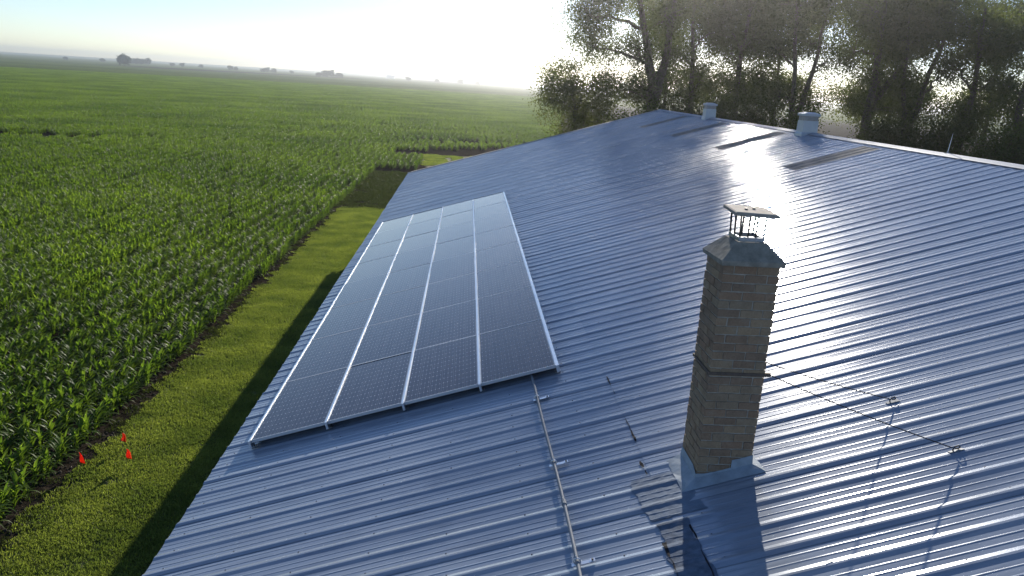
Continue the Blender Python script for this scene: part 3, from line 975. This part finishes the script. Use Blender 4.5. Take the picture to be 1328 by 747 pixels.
# ------------------------------------------------------------------ trees
def leaf_cloud(centers, rad, per, size, flat=.8):
    n = len(centers)*per
    C = np.repeat(np.asarray(centers), per, axis=0)
    Rr = np.repeat(np.asarray(rad), per)
    P = C + rng.normal(0, 1, (n, 3))*Rr[:, None]*np.array([1, 1, flat])
    a = rng.normal(0, 1, (n, 3)); a /= np.linalg.norm(a, axis=1)[:, None]
    b = rng.normal(0, 1, (n, 3)); b -= a*np.sum(a*b, 1)[:, None]; b /= np.linalg.norm(b, axis=1)[:, None]
    s = size*rng.uniform(.6, 1.3, n)[:, None]
    V = np.stack([P - a*s*.6, P + b*s*.34, P + a*s*.6, P - b*s*.34], 1)
    return V
def ell_pts(e, n):
    cx_, cy_, cz_, rx, ry, rz = e
    d = rng.normal(0, 1, (n, 3)); d /= np.linalg.norm(d, axis=1)[:, None]
    r = rng.random(n)**(1/2.2)
    return np.array([cx_, cy_, cz_]) + d*r[:, None]*np.array([rx, ry, rz])
def curve(a, b, n, sag, jit):
    a, b = Vector(a), Vector(b); pts = []
    for i in range(n+1):
        u = i/n
        p = a.lerp(b, u); p.z += sag*math.sin(math.pi*u)
        if 0 < i < n: p += Vector((random.uniform(-jit, jit), random.uniform(-jit, jit), random.uniform(-jit, jit)*.6))
        pts.append(p)
    return pts
def tree(name, label, base, trunks, ells, r0, dens=1.0, size=.135, leafmat='leaf', group='trees behind the building', per=130, crad=.50):
    """base x,y; trunks: lists of points relative to the base (world z); ells: crown lobes in world coordinates"""
    bx_, by_ = base
    t = thing(name, label, 'tree', (bx_, by_, 0), group)
    O = np.array([bx_, by_, 0.])
    wood = MB(); nodes = []
    for tr in trunks:
        pts = []
        for i in range(len(tr)-1):
            seg = curve((bx_+tr[i][0], by_+tr[i][1], tr[i][2]), (bx_+tr[i+1][0], by_+tr[i+1][1], tr[i+1][2]), 4, 0, .08)
            pts += seg[(1 if i else 0):]
        rr0 = r0*(tr[0][3] if len(tr[0]) > 3 else 1)
        rads = [rr0*(1.25 if i == 0 and tr[0][2] < .5 else 1 - .72*i/(len(pts)-1)) for i in range(len(pts))]
        wood.tube([p - Vector(O) for p in pts], rads, 8)
        for p, q in zip(pts, rads):
            if p.z > 3: nodes.append((p, q))
    C, CR = [], []
    for e in ells:
        vol = e[3]*e[4]*e[5]
        n = max(14, int(6.4*dens*vol**.8))
        pc = ell_pts(e, n)
        # a limb from the nearest suitable trunk node to the lobe, branches to clumps
        ctr = Vector(e[:3])
        best = min(nodes, key=lambda q: (q[0]-ctr).length + max(0, q[0].z - ctr.z + .8)*2.5)
        lr = max(.05, min(best[1]*.62, .05*max(e[3:])+.03))
        limb = curve(best[0], ctr, 6, .25, .22)
        wood.tube([p - Vector(O) for p in limb], [lr*(1-.6*i/6) for i in range(7)], 6)
        lim = limb[2:]
        for p in pc[::2]:
            v = Vector(p); q = min(lim, key=lambda k_: (k_-v).length)
            br = curve(q, v, 3, .12, .14)
            wood.tube([x - Vector(O) for x in br], [lr*.30, lr*.22, lr*.15, .012], 4, 0, False)
        C += list(pc - O); CR += list(rng.uniform(.7, 1.35, n)*crad)
    wood.obj('trunk', M['bark'], t, True)
    V = leaf_cloud(C, CR, per, size)
    link('crown', quads_mesh('crown', V, M[leafmat]), t)
    return t

tree('shade_tree', 'leafy small tree with low drooping crown, leftmost of the trees behind the roof', (8.0, 58),
     [[(0,0,0), (.2,.1,3.2), (-.2,0,6.2), (-.6,0,8.4)]],
     [(7.0,58,8.0,2.4,2.3,1.7), (8.6,58.3,7.2,2.2,2.2,2.2), (6.1,57.6,6.9,1.6,1.8,1.5), (9.6,58.6,5.6,1.9,1.9,2.0), (8.0,58,4.6,1.8,2,2.2), (10.4,59,8.6,1.4,1.5,1.4)], .2, 1.0)
tree('cottonwood', 'tall double trunked tree whose crown reaches out left over the field', (14.4, 62),
     [[(0,0,0), (.1,0,4), (-.1,.1,8.2), (-.9,.1,11.5), (-2.0,.2,15.5)], [(.05,0,7.2,.75), (.8,.2,11), (1.0,.3,16.5)]],
     [(8.9,61.5,13.2,2.3,2.2,2.4), (10.5,61.8,15.4,2.6,2.6,2.2), (9.4,61.3,10.9,2.0,1.9,1.5), (12.6,62,11.0,1.7,1.8,1.5), (12.6,62.2,17.0,2.4,2.4,2.0),
      (14.6,62,13.8,2.2,2.4,2.4), (16.0,62.5,16.3,2.4,2.4,2.2), (13.4,62.2,8.3,1.5,1.7,1.5), (11.6,62,7.9,1.4,1.5,1.2), (15.6,62.4,10.6,1.0,1.2,1.2), (14.2,62.2,19.0,2.4,2.2,1.6), (15.6,62.2,20.9,2.2,2.0,1.1)], .62, 1.15)
tree('cottonwood', 'tall slender tree leaning left above the far vent', (18.6, 65),
     [[(0,0,0), (-.2,0,5), (-.5,0,10), (-1.1,.1,16)]],
     [(17.9,65,15.6,2.4,2.4,2.4), (19.4,65,12.8,2.0,2.2,2.0), (18.9,65.3,9.0,1.9,2.0,1.8), (20.4,65.4,15.8,2.0,2.2,2.2), (17.4,65,7.6,1.3,1.4,1.2), (18.4,65,18.6,2.2,2.2,1.5), (18.6,65,21.0,2.4,2.0,1.2), (16.9,65,11.2,1.3,1.4,1.0)], .34, 1.2)
tree('cottonwood', 'tall tree with straight trunk between the two ridge vents', (22.3, 66),
     [[(0,0,0), (.1,0,5), (0,0,10), (.3,.1,17)]],
     [(22.2,66,16.0,2.6,2.4,2.3), (23.6,66,12.6,2.0,2.2,1.9), (21.4,66,11.4,1.4,1.5,1.6), (22.4,66.2,8.6,2.2,2.2,1.6), (24.3,66,15.7,2.0,2.0,2.0), (21.6,66,19.0,2.3,2.2,1.4), (22.0,66,21.2,2.4,2.0,1.2), (20.6,66,13.6,1.6,1.6,1.5)], .36, 1.25)
tree('cottonwood', 'forked tree rising directly behind the nearer ridge vent', (25.4, 61),
     [[(0,0,0), (.1,0,5), (-.3,0,8.5), (-1.1,0,15.5)], [(0,0,5.5,.75), (1.0,.1,10), (1.6,.2,16)]],
     [(24.6,61,14.8,2.4,2.3,2.2), (27.0,61,15.0,2.3,2.3,2.3), (25.9,61,12.2,1.7,1.9,1.3), (24.2,61.2,8.2,1.6,1.7,1.3), (26.4,61.2,7.6,.9,1.2,1.0), (25.6,61,17.4,2.4,2.2,1.5), (23.2,61,11.6,1.2,1.3,1.2), (27.6,61,11.0,1.2,1.3,1.3)], .34, 1.2)
tree('cottonwood', 'thick dark trunked tree right of the nearer ridge vent', (28.6, 56),
     [[(0,0,0), (0,0,4.5), (.2,0,9.5), (.1,.1,15.5)], [(.1,0,7.6,.55), (1.8,.1,10.3), (3.0,.2,12.8)]],
     [(28.2,56,14.2,2.4,2.2,2.0), (30.4,56,13.3,2.2,2.1,1.7), (27.0,56,11.5,1.5,1.7,1.3), (29.4,56.3,7.6,1.9,1.9,1.5), (31.7,56.2,14.4,1.8,1.9,1.8), (28.8,56,9.9,1.3,1.4,1.1), (29.6,56,16.4,2.4,2.2,1.5)], .46, 1.2)
tree('cottonwood', 'leaning tree with several thin limbs left of the lightning rod', (31.0, 55),
     [[(0,0,0), (.2,0,5), (.9,0,9), (2.2,.1,14.8)], [(.3,0,5.5,.6), (-.6,0,9.5), (-1.0,.1,14)]],
     [(32.6,55,13.3,2.2,2.0,1.9), (30.2,55,12.3,1.8,1.8,1.5), (31.4,55.2,7.8,1.8,1.8,1.4), (33.6,55,10.8,1.3,1.4,1.2), (32.2,55,15.6,2.2,2.0,1.8), (30.4,55,9.8,1.2,1.3,1.0)], .34, 1.25)
tree('cottonwood', 'dark full tree standing behind the lightning rod', (33.2, 52),
     [[(0,0,0), (.1,0,5), (.5,0,9), (.2,.1,14.5)]],
     [(32.8,52,13.2,2.1,2.0,1.8), (34.6,52,12.6,2.0,2.0,1.8), (33.4,52,7.4,1.9,1.9,1.6), (31.9,52.2,10.8,1.3,1.4,1.1), (34.5,52,9.6,1.0,1.3,1.0)], .36, 1.25)
tree('cottonwood', 'dark tree at the right edge of the picture', (35.0, 48.5),
     [[(0,0,0), (-.1,0,5), (-.4,0,9), (.2,.1,14)], [(0,0,6,.6), (1.0,0,9), (1.8,0,12.5)]],
     [(34.6,48.5,12.6,2.2,2.0,1.8), (36.4,48.5,11.6,2.0,2.0,1.8), (35.2,48.6,7.0,2.0,2.0,1.7), (33.6,48.6,9.6,1.1,1.3,1.0), (36.2,48.5,8.8,1.6,1.6,1.3)], .4, 1.25)
for i, (x, y, lab) in enumerate(((20.6, 84, 'pale distant tree glimpsed between trunks left of the far vent'), (31, 80, 'pale distant tree glimpsed between trunks above the nearer vent'),
                                 (40, 74, 'farther tree filling the gaps right of the thick dark trunk'), (47, 70, 'farther tree filling the gaps at the right edge'), (25.5, 76, 'farther tree seen low between the two vents'), (35, 68, 'farther tree seen low left of the lightning rod'))):
    tree('background_tree', lab, (x, y), [[(0,0,0), (.2,0,6), (-.2,0,15)]],
         [(x-.6,y,13.5,3.4,2.6,2.6), (x+2.0,y,16.2,3.0,2.6,2.6), (x+1.4,y,9.2,3.2,2.4,2.0), (x-2.2,y,16.6,2.6,2.4,2.4), (x-2.0,y,8.2,2.6,2.2,1.5)], .3, 1.0, .17, 'leaf', 'trees farther behind the building')
under = [(11.6, 55.5, 6.4, 1.6, 'leaf_light', 'bright yellow green bush beside the leftmost tree, just over the far gable'),
         (14.6, 58.5, 7.0, 2.4, 'leaf', 'dark bush at the foot of the double trunked tree'),
         (17.6, 57.5, 7.4, 2.2, 'leaf', 'dark bush beside the far vent'),
         (20.8, 58.5, 7.7, 2.3, 'leaf', 'dark bush between the two vents'),
         (23.4, 56.5, 7.0, 1.8, 'leaf_light', 'pale green bush left of the nearer vent'),
         (28.6, 52.5, 7.0, 2.2, 'leaf', 'dark bush right of the nearer vent'),
         (31.0, 50.5, 7.2, 2.2, 'leaf', 'dark bush left of the lightning rod'),
         (32.6, 47.0, 6.6, 2.0, 'leaf_light', 'greenish bush behind the lightning rod'),
         (34.4, 45.5, 6.6, 2.2, 'leaf', 'dark bush at the right edge below the trees')]
for x, y, top, r_, lm, lab in under:
    top += .5
    tree('understory_bush', lab, (x, y), [[(0,0,0), (.1,0,2.5), (0,0,top-1)], [(0,0,.4,.8), (.6,.2,3), (.9,.2,top-1.6)]],
         [(x, y, top-1.7, r_, r_, 1.7), (x+.7, y, top-3.2, r_*1.1, r_, 1.7), (x-.9, y, top-3.0, r_, r_, 1.6), (x+r_*.5, y, top-1.0, r_*.6, r_*.6, 1.0)], .1, 1.5, .14, lm, 'bushes behind the building', 80, .45)

# far trees on the horizon
def far_tree_mesh(seed, w, h):
    n = 34
    c = np.stack([rng.uniform(-w/2.6, w/2.6, n), rng.uniform(-w/2.6, w/2.6, n), h*(.22 + .62*rng.random(n))], 1)
    k = 1 - np.abs(c[:, 2]/h - .5)
    c[:, :2] *= k[:, None]
    return quads_mesh('crown', leaf_cloud(c, np.full(n, .10*w), 26, .16*w, .8), M['far_leaf'])
fmesh = [far_tree_mesh(i, 1.0, 1.0) for i in range(5)]
tb = MB(); tb.tube([(0,0,0), (.01,0,.3), (0,.01,.6)], [.035,.028,.01], 6); ftrunk = tb.mesh('trunk', M['bark'])
def far_tree(px, dist, w, h, label, i):
    # bearing of a column of the photograph, measured from the building's long axis
    a = math.atan2(px - 664, 1010) + R(3.6)
    t = thing('distant_tree', label, 'tree', (math.tan(a)*dist, dist, 0), 'small trees along the horizon')
    t.scale = (w, w, h); t.rotation_euler = (0, 0, i*1.3)
    link('crown', fmesh[i % 5], t); link('trunk', ftrunk, t)
far_tree(168, 1000, 15.5, 13.5, 'lone round tree standing in the far field at left', 0)
FT = [(176, 2300, 22, 17, 'first tree of the dark grove behind the lone round tree'), (183, 2320, 22, 18, 'second tree of the dark grove behind the lone round tree'),
      (190, 2300, 20, 17, 'third tree of the dark grove behind the lone round tree'), (197, 2330, 22, 19, 'rightmost tree of the dark grove behind the lone round tree'),
      (95, 2400, 14, 9, 'faint bush on the horizon, leftmost of all'), (141, 2400, 16, 11, 'small tree on the horizon left of the lone round tree'),
      (228, 2400, 14, 10, 'small bush on the horizon right of the dark grove'), (241, 2350, 14, 12, 'small tree on the horizon right of the dark grove'),
      (264, 2400, 14, 10, 'single small tree farther right of the dark grove'), (301, 2200, 16, 13, 'left one of a pair of small horizon trees'),
      (308, 2200, 13, 11, 'right one of a pair of small horizon trees'), (342, 2200, 16, 11, 'left one of three small trees in a low horizon clump'),
      (347, 2210, 16, 14, 'middle and tallest of three small trees in a low horizon clump'), (355, 2200, 16, 12, 'right one of three small trees in a low horizon clump'),
      (378, 2300, 12, 9, 'tiny bush on the horizon left of the farm grove'), (412, 1900, 18, 10, 'low left tree of the farm grove on the horizon'),
      (420, 1900, 18, 16, 'tallest left tree of the farm grove on the horizon'), (427, 1910, 18, 17, 'middle tree of the farm grove on the horizon'), (437, 1900, 20, 11, 'low right tree of the farm grove on the horizon'),
      (524, 2300, 16, 12, 'small tree on the horizon right of the pale shed'), (560, 2300, 15, 12, 'dark small tree on the horizon above centre'),
      (590, 2300, 18, 16, 'round tree on the horizon right of centre'), (611, 2300, 15, 11, 'low bush on the horizon near the ploughed strip'),
      (651, 2300, 15, 11, 'left one of the last bushes before the tall trees'), (657, 2310, 14, 10, 'middle one of the last bushes before the tall trees'), (664, 2300, 16, 11, 'right one of the last bushes before the tall trees')]
for i, (px, d, w, h, lab) in enumerate(FT): far_tree(px, d*.62, w*.60, h*.60, lab, i+1)
# the pale farm shed far away
a = math.atan2(502 - 664, 1010) + R(3.6)
sh = thing('distant_shed', 'tiny pale farm shed on the horizon', 'shed', (math.tan(a)*1950, 1950, 0))
mb = MB(); mb.box((-9,-6,0), (9,6,4.5)); mb.obj('wall', M['wall'], sh)
mb = MB(); mb.add([(-9.6,-6.6,4.4),(9.6,-6.6,4.4),(9.6,0,8),(-9.6,0,8),(9.6,6.6,4.4),(-9.6,6.6,4.4)], [(0,1,2,3),(3,2,4,5),(1,4,2),(0,3,5),(0,5,4,1)]); mb.obj('roof', M['roof_trim'], sh)

# ------------------------------------------------------------------ thin distance haze, thickened to stand in for the lens-flare veil
hb = MB(); hb.box((-3500, -500, -1.0), (3500, 3400, 26.0))
hm = bpy.data.materials.new('flare_veil_haze'); hm.use_nodes = True
hn = hm.node_tree
hn.nodes.remove(hn.nodes['Principled BSDF'])
pv = hn.nodes.new('ShaderNodeVolumePrincipled')
pv.inputs['Color'].default_value = (.93, .95, 1.0, 1)
pv.inputs['Density'].default_value = HAZE
pv.inputs['Anisotropy'].default_value = .9
hn.links.new(pv.outputs[0], hn.nodes['Material Output'].inputs['Volume'])
hz = hb.obj('haze', hm)
tag(hz, 'thin pale haze over the fields, thickened to stand in for lens flare', None, None, 'stuff')
